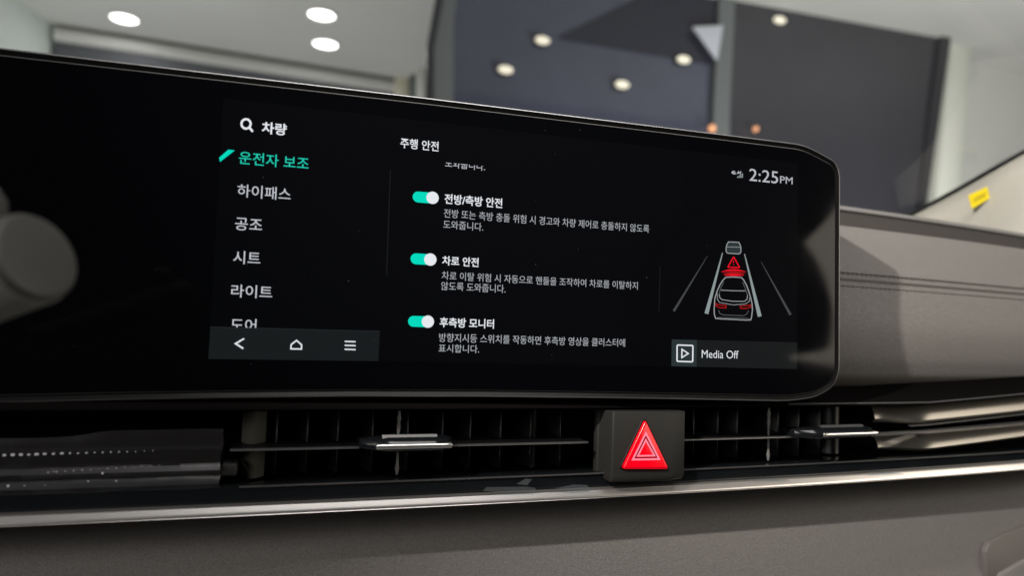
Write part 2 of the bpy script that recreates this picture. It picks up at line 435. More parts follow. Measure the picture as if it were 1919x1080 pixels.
# centre list
text('주행 안전', 750.2, 822, 259.5, 278.0, 264, 283.2, M['ui_white'], 0.012, 'list_title')
text('도와줍니다.', 834.3, 908.8, 298.6, 314.6, 303, 319, M['ui_soft'], 0.0, 'list_text', clip=(834, 304.3))
def toggle(cl, kn):
    t = []
    c0 = at(*cl); c1 = at(*kn); r = (at(cl[0], cl[1] - 10.2).z - c0.z)
    P = [(c0.x + r * math.cos(a), -0.00006, c0.z + r * math.sin(a)) for a in [math.pi / 2 + i * math.pi / 12 for i in range(13)]]
    P += [(c1.x + r * math.cos(a), -0.00006, c0.z + r * math.sin(a)) for a in [-math.pi / 2 + i * math.pi / 12 for i in range(13)]]
    tr = mesh('toggle_switch', P, [list(range(len(P)))], M['ui_teal'], disp)
    disc('toggle_knob', kn[0], kn[1], 11.6, M['ui_white'], tr, 2)
toggle((783.6, 369.2), (810.6, 370.8))
toggle((779.6, 485.2), (806.4, 486.6))
toggle((775.0, 602.6), (801.8, 603.2))
text('전방/측방 안전', 833, 941.2, 364.2, 382.6, 370.6, 389.8, M['ui_white'], 0.018, 'setting_title')
text('전방 또는 측방 충돌 위험 시 경고와 차량 제어로 충돌하지 않도록', 831.7, 1216.3, 394.0, 410.7, 419.0, 434, M['ui_body'], 0.0, 'setting_text')
text('도와줍니다.', 830.7, 905.5, 413.6, 429.4, 417, 432.3, M['ui_body'], 0.0, 'setting_text')
text('차로 안전', 828.6, 897, 480.0, 497.6, 483, 500.6, M['ui_white'], 0.018, 'setting_title')
text('차로 이탈 위험 시 자동으로 핸들을 조작하여 차로를 이탈하지', 827.8, 1195.0, 510, 525.6, 527, 542, M['ui_body'], 0.0, 'setting_text')
text('않도록 도와줍니다.', 826.8, 947.3, 529, 545, 533, 548.7, M['ui_body'], 0.0, 'setting_text')
text('후측방 모니터', 824, 925.6, 595.6, 613.9, 598, 616, M['ui_white'], 0.018, 'setting_title')
text('방향지시등 스위치를 작동하면 후측방 영상을 클러스터에', 822.9, 1171.2, 625.4, 641.8, 634.4, 650, M['ui_body'], 0.0, 'setting_text')
text('표시합니다.', 822, 897.8, 645.6, 661, 646.6, 662, M['ui_body'], 0.0, 'setting_text')

# right panel
text('2:25', 1404, 1457.8, 316.8, 339.8, 320.4, 343.3, M['ui_soft'], 0.0, 'clock_text')
text('PM', 1461.8, 1485, 330.4, 343.8, 332, 345.0, M['ui_soft'], -0.004, 'clock_text')
strokes('network_icon', [([(1371.4, 323.2), (1374.2, 320.8), (1374, 325.6)], 1.6, True), ([(1377, 320.6), (1376.4, 325.6), (1379.4, 325.8)], 1.5, False),
                         ([(1381, 325.8), (1384, 321.2), (1384.4, 325.6)], 1.5, False), ([(1389, 321.2), (1386, 323.6), (1388.2, 326)], 1.6, False)], M['ui_soft'])
strokes('signal_bars_icon', [([(1382.2 + 2.9 * i, 333.2), (1382.4 + 2.9 * i, 330.6 - 1.9 * i)], 2.0, False) for i in range(4)], M['ui_lane'])
def K(x, y): return (1240 + x / 5.685, 430 + y / 5.685)
fc = [K(*p) for p in [(712, 134), (820, 138), (832, 160), (842, 190), (843, 235), (836, 254), (818, 262), (704, 254), (690, 244), (684, 225), (687, 185), (698, 152)]]
fcar = flat('front_car_icon', fc[::-1], M['ui_car_fill'], layer=1)
stroke('icon_outline', fc, 1.5, M['ui_car'], fcar, 2, closed=True)
stroke('icon_line', [K(692, 187), K(838, 191)], 1.0, M['ui_car'], fcar, 2)
tri = [K(765, 292), K(703, 404), K(830, 408)]
wt = stroke('warning_triangle_icon', round_poly(tri, 1.6, 3), 2.1, M['ui_red'], closed=True, layer=2)
stroke('exclamation_mark', [K(764, 330), K(764, 362)], 1.2, M['ui_red'], wt, 2)
stroke('exclamation_mark', [K(764, 374), K(764, 384)], 1.6, M['ui_red'], wt, 2)
def arc(x0, x1, yc, ye, th):
    top = []; bot = []
    for i in range(13):
        f = i / 12; s = 1 - (2 * f - 1)**2
        x = x0 + (x1 - x0) * f
        top.append(K(x, ye + (yc - ye) * s)); bot.append(K(x, ye + 4 + (yc + th - ye - 4) * s))
    return top + bot[::-1]
flat('warning_wave', arc(636, 894, 424, 452, 20), M['ui_red'], layer=1)
flat('warning_wave', arc(652, 886, 452, 470, 22), M['ui_red_dim'], layer=1)
flat('warning_wave', arc(664, 874, 476, 486, 22), M['ui_red'], layer=1)
for name, a, b, w0, w1, mm in (('lane_line', (648, 250), (476, 900), 1.6, 7.4, 'ui_lane'), ('lane_line', (882, 262), (1044, 930), 1.6, 7.4, 'ui_lane'),
                               ('outer_lane_line', (486, 285), (128, 872), 0.8, 4.6, 'ui_lane_dim'), ('outer_lane_line', (1058, 345), (1372, 912), 0.8, 4.6, 'ui_lane_dim')):
    stroke(name, [K(a[0] + (b[0] - a[0]) * f, a[1] + (b[1] - a[1]) * f) for f in (0, .33, .66, 1)], w0, M[mm], w2=w1)
mc = [K(*p) for p in [(680, 512), (760, 508), (850, 514), (876, 545), (905, 600), (930, 670), (948, 735), (962, 790), (966, 860), (958, 930), (950, 966), (900, 968), (620, 954), (574, 950), (560, 905), (558, 850), (566, 735), (590, 660), (620, 590), (650, 545)]]
mcar = stroke('own_car_icon', mc, 1.7, M['ui_car'], closed=True)
strokes('icon_window_line', [([K(630, 648), K(760, 655), K(890, 656)], 1.3, False),
                        ([K(612, 690), K(616, 725), K(640, 750), (K(760, 768)), K(880, 768), K(908, 745), K(914, 700)], 1.3, False),
                        ([K(590, 680), K(592, 745), K(615, 780), K(760, 806), K(890, 796), K(930, 770), K(938, 730)], 1.0, False)], M['ui_car'], mcar, 2)
strokes('icon_dim_line', [([K(605, 862), K(615, 895), K(650, 912), K(870, 922), K(905, 905), K(925, 868)], 0.9, False),
                          ([K(660, 560), K(630, 620), K(608, 700)], 0.9, False), ([K(860, 560), K(885, 620), K(912, 700)], 0.9, False),
                          ([K(574, 950), K(600, 940), K(900, 948), K(952, 962)], 0.9, False)], M['ui_car_dim'], mcar, 2)
tl = [(574, 792), (600, 804), (686, 814), (684, 838), (612, 836), (580, 820)]
tr = [(948, 806), (920, 812), (836, 818), (838, 842), (905, 844), (944, 830)]
for q in (tl, tr):
    stroke('tail_light_icon', [K(*p) for p in q], 1.5, M['ui_red_dim'], mcar, 3, closed=True)
mb = flat('media_bar', [(1258.8, 636.4), (1258, 686.9), (1493.3, 692.2), (1493.8, 642.2)], M['ui_bar2'], layer=1)
flat('media_tile', [(1258.8, 636.6), (1258, 686.7), (1305.2, 687.8), (1305.8, 637.8)], M['ui_tile'], mb, 2)
sq = [(1268.6, 647), (1268.4, 677.6), (1297.8, 678.6), (1298.2, 648)]
stroke('media_icon', round_poly(sq, 2.2, 3), 2.5, M['ui_white'], mb, 3, closed=True)
stroke('play_icon', [(1277.6, 655), (1277.4, 670.6), (1289.6, 663)], 2.2, M['ui_white'], mb, 3, closed=True)
text('Media Off', 1314.8, 1383.6, 656.6, 671.2, 657.6, 672.4, M['ui_white'], -0.004, 'media_text', mb, 3)

# dust on the glass
bm = bmesh.new(); rnd = random.Random(3)
spots = [(1003, 376), (1004, 496), (1084, 468), (672, 432), (214, 446), (471, 683), (702, 638), (1245, 520)] + [(rnd.uniform(120, 1560), rnd.uniform(210, 735)) for _ in range(12)]
for (u_, v_) in spots:
    p = at(u_, v_, -0.0006); r_ = rnd.uniform(0.00006, 0.00011)
    bmesh.ops.create_icosphere(bm, subdivisions=1, radius=1, matrix=Matrix.Translation(p) @ Matrix.Rotation(rnd.uniform(0, 3), 4, 'Y') @ Matrix.Diagonal((r_ * rnd.uniform(1, 3), r_ * .5, r_, 1)))
me = bpy.data.meshes.new('dust_specks'); bm.to_mesh(me); bm.free()
M['dust'] = mat('grey_dust', (0.10, 0.10, 0.10), 0.9, spec=0.1)
link('dust_specks', me, M['dust'], disp, True, kind='stuff')

# ------------------------------------------------------------------ DASHBOARD
dash = thing('dashboard', 'taupe leather dashboard with stitched seam and long satin chrome strip below the display', 'dashboard', (0.1, 0.05, -0.25))
# upper pad (dy, z)
pad = [(0.0675, 0.015), (0.066, 0.033), (0.060, 0.0385), (0.0535, 0.0375), (0.0485, 0.0315), (0.0445, 0.020), (0.0415, 0.008), (0.0405, 0.0015), (0.0400, -0.010), (0.0405, -0.030), (0.0450, -0.048),
       (0.0495, -0.058), (0.0535, -0.0640), (0.0610, -0.0690), (0.072, -0.0735), (0.090, -0.0740), (0.090, 0.020)]
upper = sweep('upper_pad', pad, -0.60, 0.80, M['leather'], dash, 90, subdiv=4)
seamz = 0.0008
sweep('seam', [(0.0405, seamz + 0.0007), (0.0396, seamz + 0.0006), (0.0396, seamz - 0.0006), (0.0405, seamz - 0.0007)], -0.05, 0.80, M['seam'], upper, 90, smooth=False)
vs = []; fs = []
for row, dz in ((0, 0.0042), (1, -0.0047)):
    x = 0.10
    while x < 0.79:
        L_ = 0.0030
        a = Vector((x, yd(x) + 0.0400, seamz + dz)); b = Vector((x + L_, yd(x + L_) + 0.0400, seamz + dz - 0.0003 * (1 - 2 * row)))
        o = len(vs)
        for p, s in ((a, 1), (b, 1)):
            for dy_, dz_ in ((-0.0004, 0), (0.0, 0.00038), (0.0006, 0), (0.0, -0.00038)):
                vs.append((p.x, p.y + dy_, p.z + dz_))
        for i in range(4):
            j = (i + 1) % 4; fs.append([o + i, o + j, o + 4 + j, o + 4 + i])
        fs.append([o, o + 1, o + 2, o + 3]); fs.append([o + 4, o + 5, o + 6, o + 7])
        x += 0.0042
mesh('stitching', vs, fs, M['thread'], upper, kind='stuff')
# dash top cowl behind the pad with a dark gap between
sweep('dash_top', [(0.0852, 0.0560), (0.0845, 0.0566), (0.0846, 0.0580), (0.0858, 0.0593), (0.0880, 0.0602), (0.0920, 0.0608), (0.110, 0.0612), (0.20, 0.058), (0.34, 0.050), (0.34, 0.04), (0.095, 0.0545)], -0.60, 0.80, M['cowl'], dash, 90)
sweep('defroster_slot', [(0.060, -0.01), (0.0862, -0.01), (0.0862, 0.0562), (0.10, 0.0562), (0.10, -0.02), (0.060, -0.02)], -0.60, 0.80, M['slot'], dash, 80)
# black trim below the pad
sweep('trim_edge_line', [(0.000, -0.0745), (-0.0006, -0.0750), (0.000, -0.0755), (0.002, -0.0750)], 0.15, 0.80, M['chrome_dim'], dash, 60, zf=lambda x: 0.0 if x < .26 else 0.050 * (min(x, .46) - .26))
sweep('upper_trim', [(0.060, -0.0700), (0.004, -0.0742), (0.000, -0.0752), (0.000, -0.0762), (0.006, -0.0775), (0.070, -0.0775)], -0.60, 0.80, M['trimblack'], dash, 80, zf=lambda x: 0.0 if x < .26 else 0.050 * (min(x, .46) - .26))
sweep('vent_cavity_back', [(0.060, -0.070), (0.060, -0.1225), (0.075, -0.1225), (0.075, -0.070)], -0.60, 0.80, M['void'], dash, 60)
sweep('lower_trim', [(0.060, -0.1095), (0.012, -0.1085), (0.003, -0.1080), (0.0018, -0.1085), (0.0022, -0.1146), (0.004, -0.1155), (0.060, -0.1155)], -0.60, 0.80, M['gloss'], dash, 90)
sweep('trim_edge_line', [(0.0015, -0.1078), (0.0006, -0.1082), (0.0014, -0.1087), (0.003, -0.1083)], -0.13, 0.80, M['chrome_dim'], dash, 90)
# chrome strip
sweep('chrome_strip', [(0.010, -0.1152), (-0.0004, -0.1152), (-0.0009, -0.1156), (-0.0016, -0.1169), (-0.0024, -0.1184), (-0.0022, -0.1190), (-0.0012, -0.1194), (0.010, -0.1198)], -0.60, 0.80, M['chrome'], dash, 120, subdiv=2)
sweep('lower_panel', [(0.095, -0.1212), (0.090, -0.1240), (0.062, -0.1275), (0.041, -0.1322), (0.0265, -0.1370), (0.0205, -0.1440), (0.0180, -0.1560), (0.0172, -0.1700), (0.017, -0.1850), (0.017, -0.22), (0.095, -0.22)], -0.60, 0.80, M['leather_low'], dash, 90, subdiv=3)
# vertical closing wall between pad and trims
# right-hand black blades, soft rounded ends; taupe colour stands in for beige reflection
def lift(x): return 0.050 * max(0, min(x, 0.46) - 0.26)
def blade(ztop, zbot, x0, bulge, name='trim_blade'):
    xs = [x0 + (0.79 - x0) * (i / 70)**1.8 for i in range(71)]
    vs = []; fs = []; k = 11
    for x in xs:
        e = min(1.0, (x - x0) / 0.034); s = e * e * (3 - 2 * e)
        for j in range(k):
            t = j / (k - 1)
            z = ztop + (zbot - ztop) * t
            dy = 0.020 - 0.013 * s + 0.006 * (1 - t)**1.5 - bulge * math.sin(math.pi * t) + (0.0035 * max(0, t - 0.85) / 0.15)
            vs.append((x, yd(x) + dy, z + lift(x)))
    n = len(xs)
    for a in range(n - 1):
        for b in range(k - 1):
            fs.append([a * k + b, a * k + b + 1, (a + 1) * k + b + 1, (a + 1) * k + b])
    return mesh(name, vs, fs, M['taupe_gloss'], dash, True)
blade(-0.0768, -0.0892, 0.235, 0.0012)
blade(-0.0962, -0.1062, 0.238, 0.0008)
sweep('trim_edge_line', [(0.0070, -0.0894), (0.0062, -0.0898), (0.0068, -0.0902), (0.010, -0.0898)], 0.252, 0.80, M['chrome_dim'], dash, 40, zf=lift)
sweep('chrome_line', [(0.010, -0.0928), (0.0015, -0.0930), (0.0008, -0.0934), (0.0015, -0.0938), (0.010, -0.0942)], 0.205, 0.80, M['chrome_bright'], dash, 60, zf=lambda x: 0.6 * lift(x) - 0.0010 * max(0, min(1, (0.26 - x) / 0.05)))
# glovebox handle recess at the lower right; brown colour stands in for its shade
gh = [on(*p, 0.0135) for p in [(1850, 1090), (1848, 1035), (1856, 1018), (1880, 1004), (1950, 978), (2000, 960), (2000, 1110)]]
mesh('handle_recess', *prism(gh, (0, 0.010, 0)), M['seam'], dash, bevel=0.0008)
gl = [on(*p, 0.0115) for p in [(1872, 1095), (1874, 1078), (1920, 1052), (2000, 1016), (2000, 1120)]]
mesh('glovebox_lid', *prism(gl, (0, 0.006, 0)), M['leather_low'], dash, bevel=0.0015)

# left part: ribbed black trim under the protective film
sweep('ribbed_trim', [(0.030, -0.0900), (0.004, -0.0915), (0.002, -0.0925), (0.004, -0.0935), (0.012, -0.0985), (0.004, -0.0992), (0.0025, -0.1012), (0.010, -0.1024), (0.0035, -0.1040), (0.0025, -0.1068), (0.012, -0.1080), (0.030, -0.1080)],
      -0.60, -0.138, M['vane'], dash, 60, smooth=False)
mesh('trim_end_cap', *box(-0.1375, -0.1315, 0.0, 0.012, -0.1045, -0.0992), M['switch'], dash, bevel=0.0008)
film = [(-0.0010, -0.0865), (-0.0022, -0.0900), (-0.0012, -0.0922), (-0.0018, -0.0940), (-0.0004, -0.0978), (-0.0016, -0.0996), (-0.0020, -0.1015), (-0.0006, -0.1028), (-0.0020, -0.1045), (-0.0022, -0.1068), (-0.0010, -0.1078)]
xs = frange(-0.55, -0.1372, 140); vs = []; fs = []; k = len(film)
for i, x in enumerate(xs):
    for j, (dy, z) in enumerate(film):
        wv = 0.00022 * math.sin(x * 190 + j * 0.9) * math.sin(x * 57 + j) + 0.00006 * math.sin(x * 620 + 2 * j)
        if j == 0: z += 0.0026 * (1 / (1 + math.exp(-(x + 0.185) * 300)))
        vs.append((x + 0.0006 * math.sin(j * 1.3) * (i == 139), yd(x) + dy + wv, z + 0.0001 * math.sin(x * 160 + j)))
for a in range(139):
    for b in range(k - 1): fs.append([a * k + b, a * k + b + 1, (a + 1) * k + b + 1, (a + 1) * k + b])
fm = thing('protective_film', 'clear plastic film with bubbles stuck over the black trim at lower left', 'film', (-0.2, -0.01, -0.108))
mesh('film_sheet', vs, fs, M['film'], fm, True)
bm = bmesh.new()
def dot(u, v, rp, off=-0.0028, sx=1.6):
    p = on(u, v, off); r = rp * 0.00024
    mtx = Matrix.Translation(p) @ Matrix.Diagonal((r * sx, r * 0.6, r, 1))
    bmesh.ops.create_icosphere(bm, subdivisions=1, radius=1, matrix=mtx)
u = 8; k = 0
while u < 300:
    dot(u, 854.5 - (u / 300) * 9 + random.uniform(-.4, .4), max(0.7, 2.6 - u / 150) * random.uniform(.7, 1.15)); u += 15.5 + random.uniform(-.8, .8)
for i in range(14): dot(90 + i * 16, 886 - i * 1.05 + random.uniform(-.6, .6), random.uniform(.5, 1.0))
for (a, b, r_) in ((15, 912, 2.4), (46, 911, 1.2), (84, 910, .9), (192, 888, 2.2), (165, 903, 1.4), (218, 902, 1.6), (100, 884, 1)): dot(a, b, r_, sx=.8)
me = bpy.data.meshes.new('bubbles'); bm.to_mesh(me); bm.free()
link('bubbles', me, M['bubble'], fm, True, kind='stuff')
# scraps of film left on the trim above the chrome strip
def scrap(pts, label, off=-0.0033):
    P = [on(u, v, off) for u, v in pts]
    o = mesh('film_scrap', *prism(P, (0, 0.0002, 0)), M['scrap'])
    o['label'] = label; o['category'] = 'film scrap'; return o
scrap([(905, 921), (912, 914), (985, 913), (1003, 915), (1005, 922), (960, 924)], 'long torn film scrap along the chrome strip, left of the hazard switch', -0.0022)
scrap([(968, 908), (985, 898), (997, 899), (988, 910)], 'small film flake standing above the longer torn scrap left of the hazard switch', -0.0012)
scrap([(1040, 916), (1075, 909), (1100, 910), (1108, 919), (1070, 922)], 'pale film scrap just under the lower left corner of the hazard switch', -0.0022)
scrap([(1410, 902), (1440, 898), (1475, 899), (1480, 902)], 'faint film sliver on the chrome strip between hazard switch and right vent knob', -0.0022)
scrap([(1625, 891), (1650, 886), (1690, 887), (1695, 889)], 'film sliver at the top edge of the chrome strip below the right vent', -0.0022)

# ------------------------------------------------------------------ AIR VENTS
def vent(label, x0, x1, vanes, rods, end_wall, knob):
    t = thing('air_vent', label, 'air vent', ((x0 + x1) / 2, yd((x0 + x1) / 2) + 0.02, -0.108), 'slim air vents under the display')
    for u in vanes:
        x = at(u, 790, 0.018).x; y = yd(x)
        P = [(x - 0.0003, y + 0.020, -0.1075), (x - 0.0003, y + 0.020, -0.0785), (x - 0.010, y + 0.050, -0.0785), (x - 0.010, y + 0.050, -0.1075)]
        mesh('vane', *prism(P, (0.0007, 0, 0)), M['vane'], t, bevel=0.0002, segs=1)
    for u in rods:
        x = at(u, 790, 0.014).x; y = yd(x) + 0.010
        vs = []; fs = []
        zz = [(-0.1070, .0005), (-0.1040, .0010), (-0.1010, .0006), (-0.0985, .0006), (-0.0880, .0006), (-0.0855, .0010), (-0.0835, .0006), (-0.0815, .0011), (-0.0795, .0006), (-0.0780, .0006)]
        for z, r_ in zz:
            for i in range(8): vs.append((x + r_ * math.cos(i * math.pi / 4), y + r_ * math.sin(i * math.pi / 4), z))
        for a in range(len(zz) - 1):
            for i in range(8): fs.append([a * 8 + i, a * 8 + (i + 1) % 8, a * 8 + 8 + (i + 1) % 8, a * 8 + 8 + i])
        mesh('link_rod', vs, fs, M['edge'], t, True)
    # horizontal blade with a thin chrome nose
    sweep('blade', [(0.006, -0.0931), (0.0046, -0.0936), (0.006, -0.0942), (0.030, -0.0946), (0.030, -0.0926)], x0, x1, M['vane'], t, 40)
    sweep('blade_nose', [(0.0050, -0.0930), (0.0036, -0.0933), (0.0036, -0.0938), (0.0050, -0.0941)], x0, x1, M['chrome_dim'], t, 40)
    if end_wall:
        for (a, b, dy) in end_wall:
            xa = at(a, 790, 0.02).x; xb = at(b, 790, 0.02).x
            xs = frange(xa, xb, 9); vs = []; fs = []
            for i, x in enumerate(xs):
                c = dy + 0.006 * ((i - 4) / 4)**2
                vs += [(x, yd(x) + c, -0.0780), (x, yd(x) + c, -0.1078)]
            for i in range(8): fs.append([2 * i, 2 * i + 1, 2 * i + 3, 2 * i + 2])
            mesh('end_wall', vs, fs, M['vane'] if dy > 0.02 else M['vent_wall'], t, True)
    # adjusting knob
    ka, kb, za, zb, side = knob
    ya = yd((ka + kb) / 2)
    f = -0.0075
    def sec(x, s):  # section at x, s shrinks towards the ends
        y = yd(x)
        zc = (za + zb) / 2
        pr = [(0.010, 0.0022), (f + 0.006, 0.0034), (f + 0.0015, 0.0022), (f, 0.0004), (f, -0.0018), (f + 0.002, -0.0030), (0.010, -0.0040)]
        return [(x, y + (dy if dy > 0 else dy * s) + (0 if s == 1 else 0.001), zc + dz * (0.55 + 0.45 * s)) for dy, dz in pr]
    xs = [ka, ka + 0.0035, ka + 0.0075] + frange(ka + 0.012, kb - 0.006, 6) + [kb - 0.0025, kb]
    ss = [0.15, 0.55, 0.85] + [1.0] * 6 + [0.9, 0.4]
    L_ = [sec(x, s) for x, s in zip(xs, ss)]
    vs, fs = loft(L_, False); n = len(L_[0]); fs += [list(range(n)), [len(vs) - n + i for i in range(n)]]
    mesh('knob', vs, fs, M['gloss'], t, bevel=0.0003)
    # chrome lip along the knob front
    zc = (za + zb) / 2
    c0 = ka + (0.0065 if side == 'l' else 0.014); c1 = kb - 0.001
    P = []
    for x in frange(c0, c1, 10):
        y = yd(x) + f - 0.0004
        P.append([(x, y + 0.003, zc + 0.0009), (x, y + 0.0002, zc + 0.0008), (x, y - 0.0003, zc + 0.0003), (x, y - 0.0003, zc - 0.0009), (x, y + 0.0002, zc - 0.0014), (x, y + 0.003, zc - 0.0014)])
    vs, fs = loft(P, False); n = 6; fs += [list(range(n)), [len(vs) - n + i for i in range(n)]]
    mesh('knob_lip', vs, fs, M['chrome_bright'], t, bevel=0.0003)
    c0b = c0 + 0.003; c1b = c1 - 0.006
    P = []
    for x in frange(c0b, c1b, 6):
        y = yd(x) + f + 0.0042
        P.append([(x, y, zc + 0.0026), (x, y + 0.0012, zc + 0.0040), (x, y + 0.003, zc + 0.0040), (x, y + 0.002, zc + 0.0024)])
    vs, fs = loft(P, False); fs += [[0, 1, 2, 3], [len(vs) - 4 + i for i in range(4)]]
    mesh('knob_inlay', vs, fs, M['inlay'], t)
    return t
xl = on(430, 840, 0).x
vent('slim black air vent left of the hazard switch, with wide chrome-lipped knob', xl, 0.030,
     [520, 577, 634, 699, 765, 831, 884, 942, 1000, 1058], [744], [(455, 500, 0.016), (992, 1018, 0.021)], (on(676, 833, -.006).x, on(850, 833, -.006).x, -0.0900, -0.0925, 'l'))
vent('slim black air vent right of the hazard switch, near the display corner', 0.082, 0.206,
     [1320, 1369, 1409, 1493, 1536, 1580], [1459], [(1604, 1640, 0.024)], (on(1502, 815, -.006).x, on(1643, 812, -.006).x, -0.0895, -0.0920, 'r'))

# ------------------------------------------------------------------ HAZARD SWITCH
hz = thing('hazard_switch', 'dark grey block with glowing red triangle hazard button, between the two vents', 'hazard switch', (0.055, 0.01, -0.112))
fy = -0.0035
hl = at(1117, 840, 0.010).x; hf0 = at(1147, 840, fy).x; hf1 = at(1262, 840, fy).x; hr = at(1283, 840, fy + 0.004).x
zt = at(1205, 773, fy).z; zb = at(1205, 906, fy).z
plan = [(hf0 - 0.0012, 0.0165), (hf0 - 0.0012, 0.0125), (hf0 - 0.0002, 0.0115), (hf0 - 0.0001, fy + 0.0022), (hf0 + 0.0001, fy + 0.0006), (hf0 + 0.0008, fy), (hf1 - 0.0006, fy), (hf1 + 0.0004, fy + 0.0003), (hr - 0.0004, fy + 0.0035), (hr, fy + 0.0045), (hr, 0.0165)]
lv = [(zt, 0.0), (zb + 0.0035, 0.0), (zb + 0.0015, 0.0006), (zb + 0.0004, 0.0018), (zb, 0.004)]
vs = []; fs = []; n = len(plan); cx = (hl + hr) / 2
for z, ins in lv:
    for x, y in plan: vs.append((x + (ins * 0.35 if x < cx else -ins * 0.35), y + (ins if y < 0.02 else 0), z))
for a in range(len(lv) - 1):
    for i in range(n):
        j = (i + 1) % n; fs.append([a * n + i, a * n + j, (a + 1) * n + j, (a + 1) * n + i])
fs.append(list(range(n))); fs.append([(len(lv) - 1) * n + i for i in range(n)][::-1])
mesh('switch_housing', vs, fs, M['switch'], hz, bevel=0.00035)
def tri_loop(pts, y, ins=0.0, rr=0.0012, dy=0.0):
    P = [at(u, v, fy) for u, v in pts]
    c = [(p.x, p.z) for p in P]
    area = sum(c[i][0] * c[(i + 1) % 3][1] - c[(i + 1) % 3][0] * c[i][1] for i in range(3))
    if area < 0: c = c[::-1]
    c = round_poly(c, rr, 5)
    if ins: c = inset(c, ins)
    return [(x, y, z) for x, z in c]
T = [(1207, 782), (1160, 881), (1254, 881)]
vs, fs = loft([tri_loop(T, fy - 0.0001, -0.0004, 0.0030), tri_loop(T, fy - 0.0003, -0.0001, 0.0030)], True)
mesh('button_surround', vs, fs, M['lip'], hz)
vs, fs = loft([tri_loop(T, fy - 0.0003, 0.0005, 0.0030), tri_loop(T, fy - 0.0013, 0.00055, 0.0030), tri_loop(T, fy - 0.0019, 0.0009, 0.0030), tri_loop(T, fy - 0.0021, 0.0015, 0.0030)], True)
btn = mesh('hazard_button', vs, fs, M['red'], hz, True)
def tri_line(pts, wpx, m, y):
    vs, fs = stroke_geo(pts, wpx, True); out = []
    for v in vs:
        p = at(v.x, v.y, y); out.append((p.x, y, p.z))
    mesh('warning_triangle', out, fs, m, btn)
tri_line([(1210.3, 812.5), (1186.0, 862.0), (1235.3, 861.2)], 3.3, M['pink'], fy - 0.00216)
tri_line([(1210.3, 819.0), (1190.6, 858.6), (1231.0, 857.8)], 1.8, M['darkred'], fy - 0.00214)
tri_line([(1210.3, 825.5), (1195.4, 855.2), (1226.6, 854.6)], 2.8, M['pink'], fy - 0.00216)

# ------------------------------------------------------------------ COLUMN STALK at the left edge, out of focus
def lathe(prof, origin, axis, m, name, parent, seg=48):
    ax = Vector(axis).normalized(); q = Vector((0, 0, 1)).rotation_difference(ax)
    vs = []; fs = []
    for h, r_ in prof:
        for i in range(seg):
            a = 2 * math.pi * i / seg
            vs.append(Vector(origin) + q @ Vector((r_ * math.cos(a), r_ * math.sin(a), h)))
    for a in range(len(prof) - 1):
        for i in range(seg):
            j = (i + 1) % seg; fs.append([a * seg + i, a * seg + j, (a + 1) * seg + j, (a + 1) * seg + i])
    fs.append([i for i in range(seg)][::-1]); fs.append([(len(prof) - 1) * seg + i for i in range(seg)])
    return mesh(name, vs, fs, m, parent, True)
sc = at(72, 479, -0.135)
rr = 0.0108
vd = ray(80, 479).normalized()
axis = -vd * 0.36 + (RGT * 0.905 + UPV * 0.425).normalized() * 0.933
st = thing('column_stalk', 'blurred grey round-ended stalk poking in front of the display at the left edge', 'stalk', sc)
ax = Vector(axis).normalized()
lathe([(-0.085, rr * 0.80), (-0.030, rr * 0.92), (-0.012, rr * 1.0), (-0.004, rr * 1.04), (-0.0022, rr * 1.03)], sc, ax, M['stalk_body'], 'stalk_body', st)
lathe([(-0.0022, rr * 1.0), (-0.0008, rr * 1.0), (0.0, rr * 0.95), (0.0002, rr * 0.88)], sc, ax, M['stalk'], 'end_cap', st)
p = at(0, 372, -0.13)
lathe([(0, 0.006), (0.004, 0.0045), (0.007, 0.001)], p + Vector((-0.004, 0, -0.003)), (0.4, -0.3, 0.8), M['stalk'], 'selector_tip', st)

# ------------------------------------------------------------------ A-PILLAR, SEAL, WINDSHIELD
ap = thing('windshield_pillar', 'beige fabric windshield pillar trim sloping up at the right edge behind the dashboard', 'pillar', at(1750, 410, 0.40))
def pil(u, v, d):
    r = ray(u, v); return CAM + r * d
edge = [(1690, 412), (1720, 397), (1760, 376), (1800, 354), (1840, 331), (1880, 308), (1919, 286), (1980, 250), (2060, 205)]
vs = []; fs = []
DEP = [0.80, 0.79, 0.775, 0.76, 0.74, 0.72, 0.71, 0.70, 0.69]
rows = 8
for i, (u_, v_) in enumerate(edge):
    for j in range(rows):
        f_ = j / (rows - 1)
        vs.append(pil(u_ + 30 * f_, v_ + 3 + 170 * f_, DEP[i] - 0.02 - 0.03 * f_ + 0.02 * math.cos(math.pi * f_)))
for i in range(len(edge) - 1):
    for j in range(rows - 1): fs.append([i * rows + j, i * rows + j + 1, (i + 1) * rows + j + 1, (i + 1) * rows + j])
pm = mesh('pillar_trim', vs, fs, M['pillar'], ap, True)
sm_ = pm.modifiers.new('thickness', 'SOLIDIFY'); sm_.thickness = 0.003; sm_.offset = 1
# seal line between glass and trim
vs = []; fs = []
for i, (u_, v_) in enumerate(edge):
    for (du, dv, dd) in ((-2.5, -4, 0.0), (-1, -1.5, -0.012), (1.5, 3, -0.012), (3, 6, 0.0)):
        vs.append(pil(u_ + du, v_ + dv - 1, DEP[i] + dd + 0.02))
for i in range(len(edge) - 1):
    for j in range(4):
        k_ = (j + 1) % 4; fs.append([i * 4 + j, i * 4 + k_, (i + 1) * 4 + k_, (i + 1) * 4 + j])
mesh('rubber_seal', vs, fs, M['rubber'], ap, True)
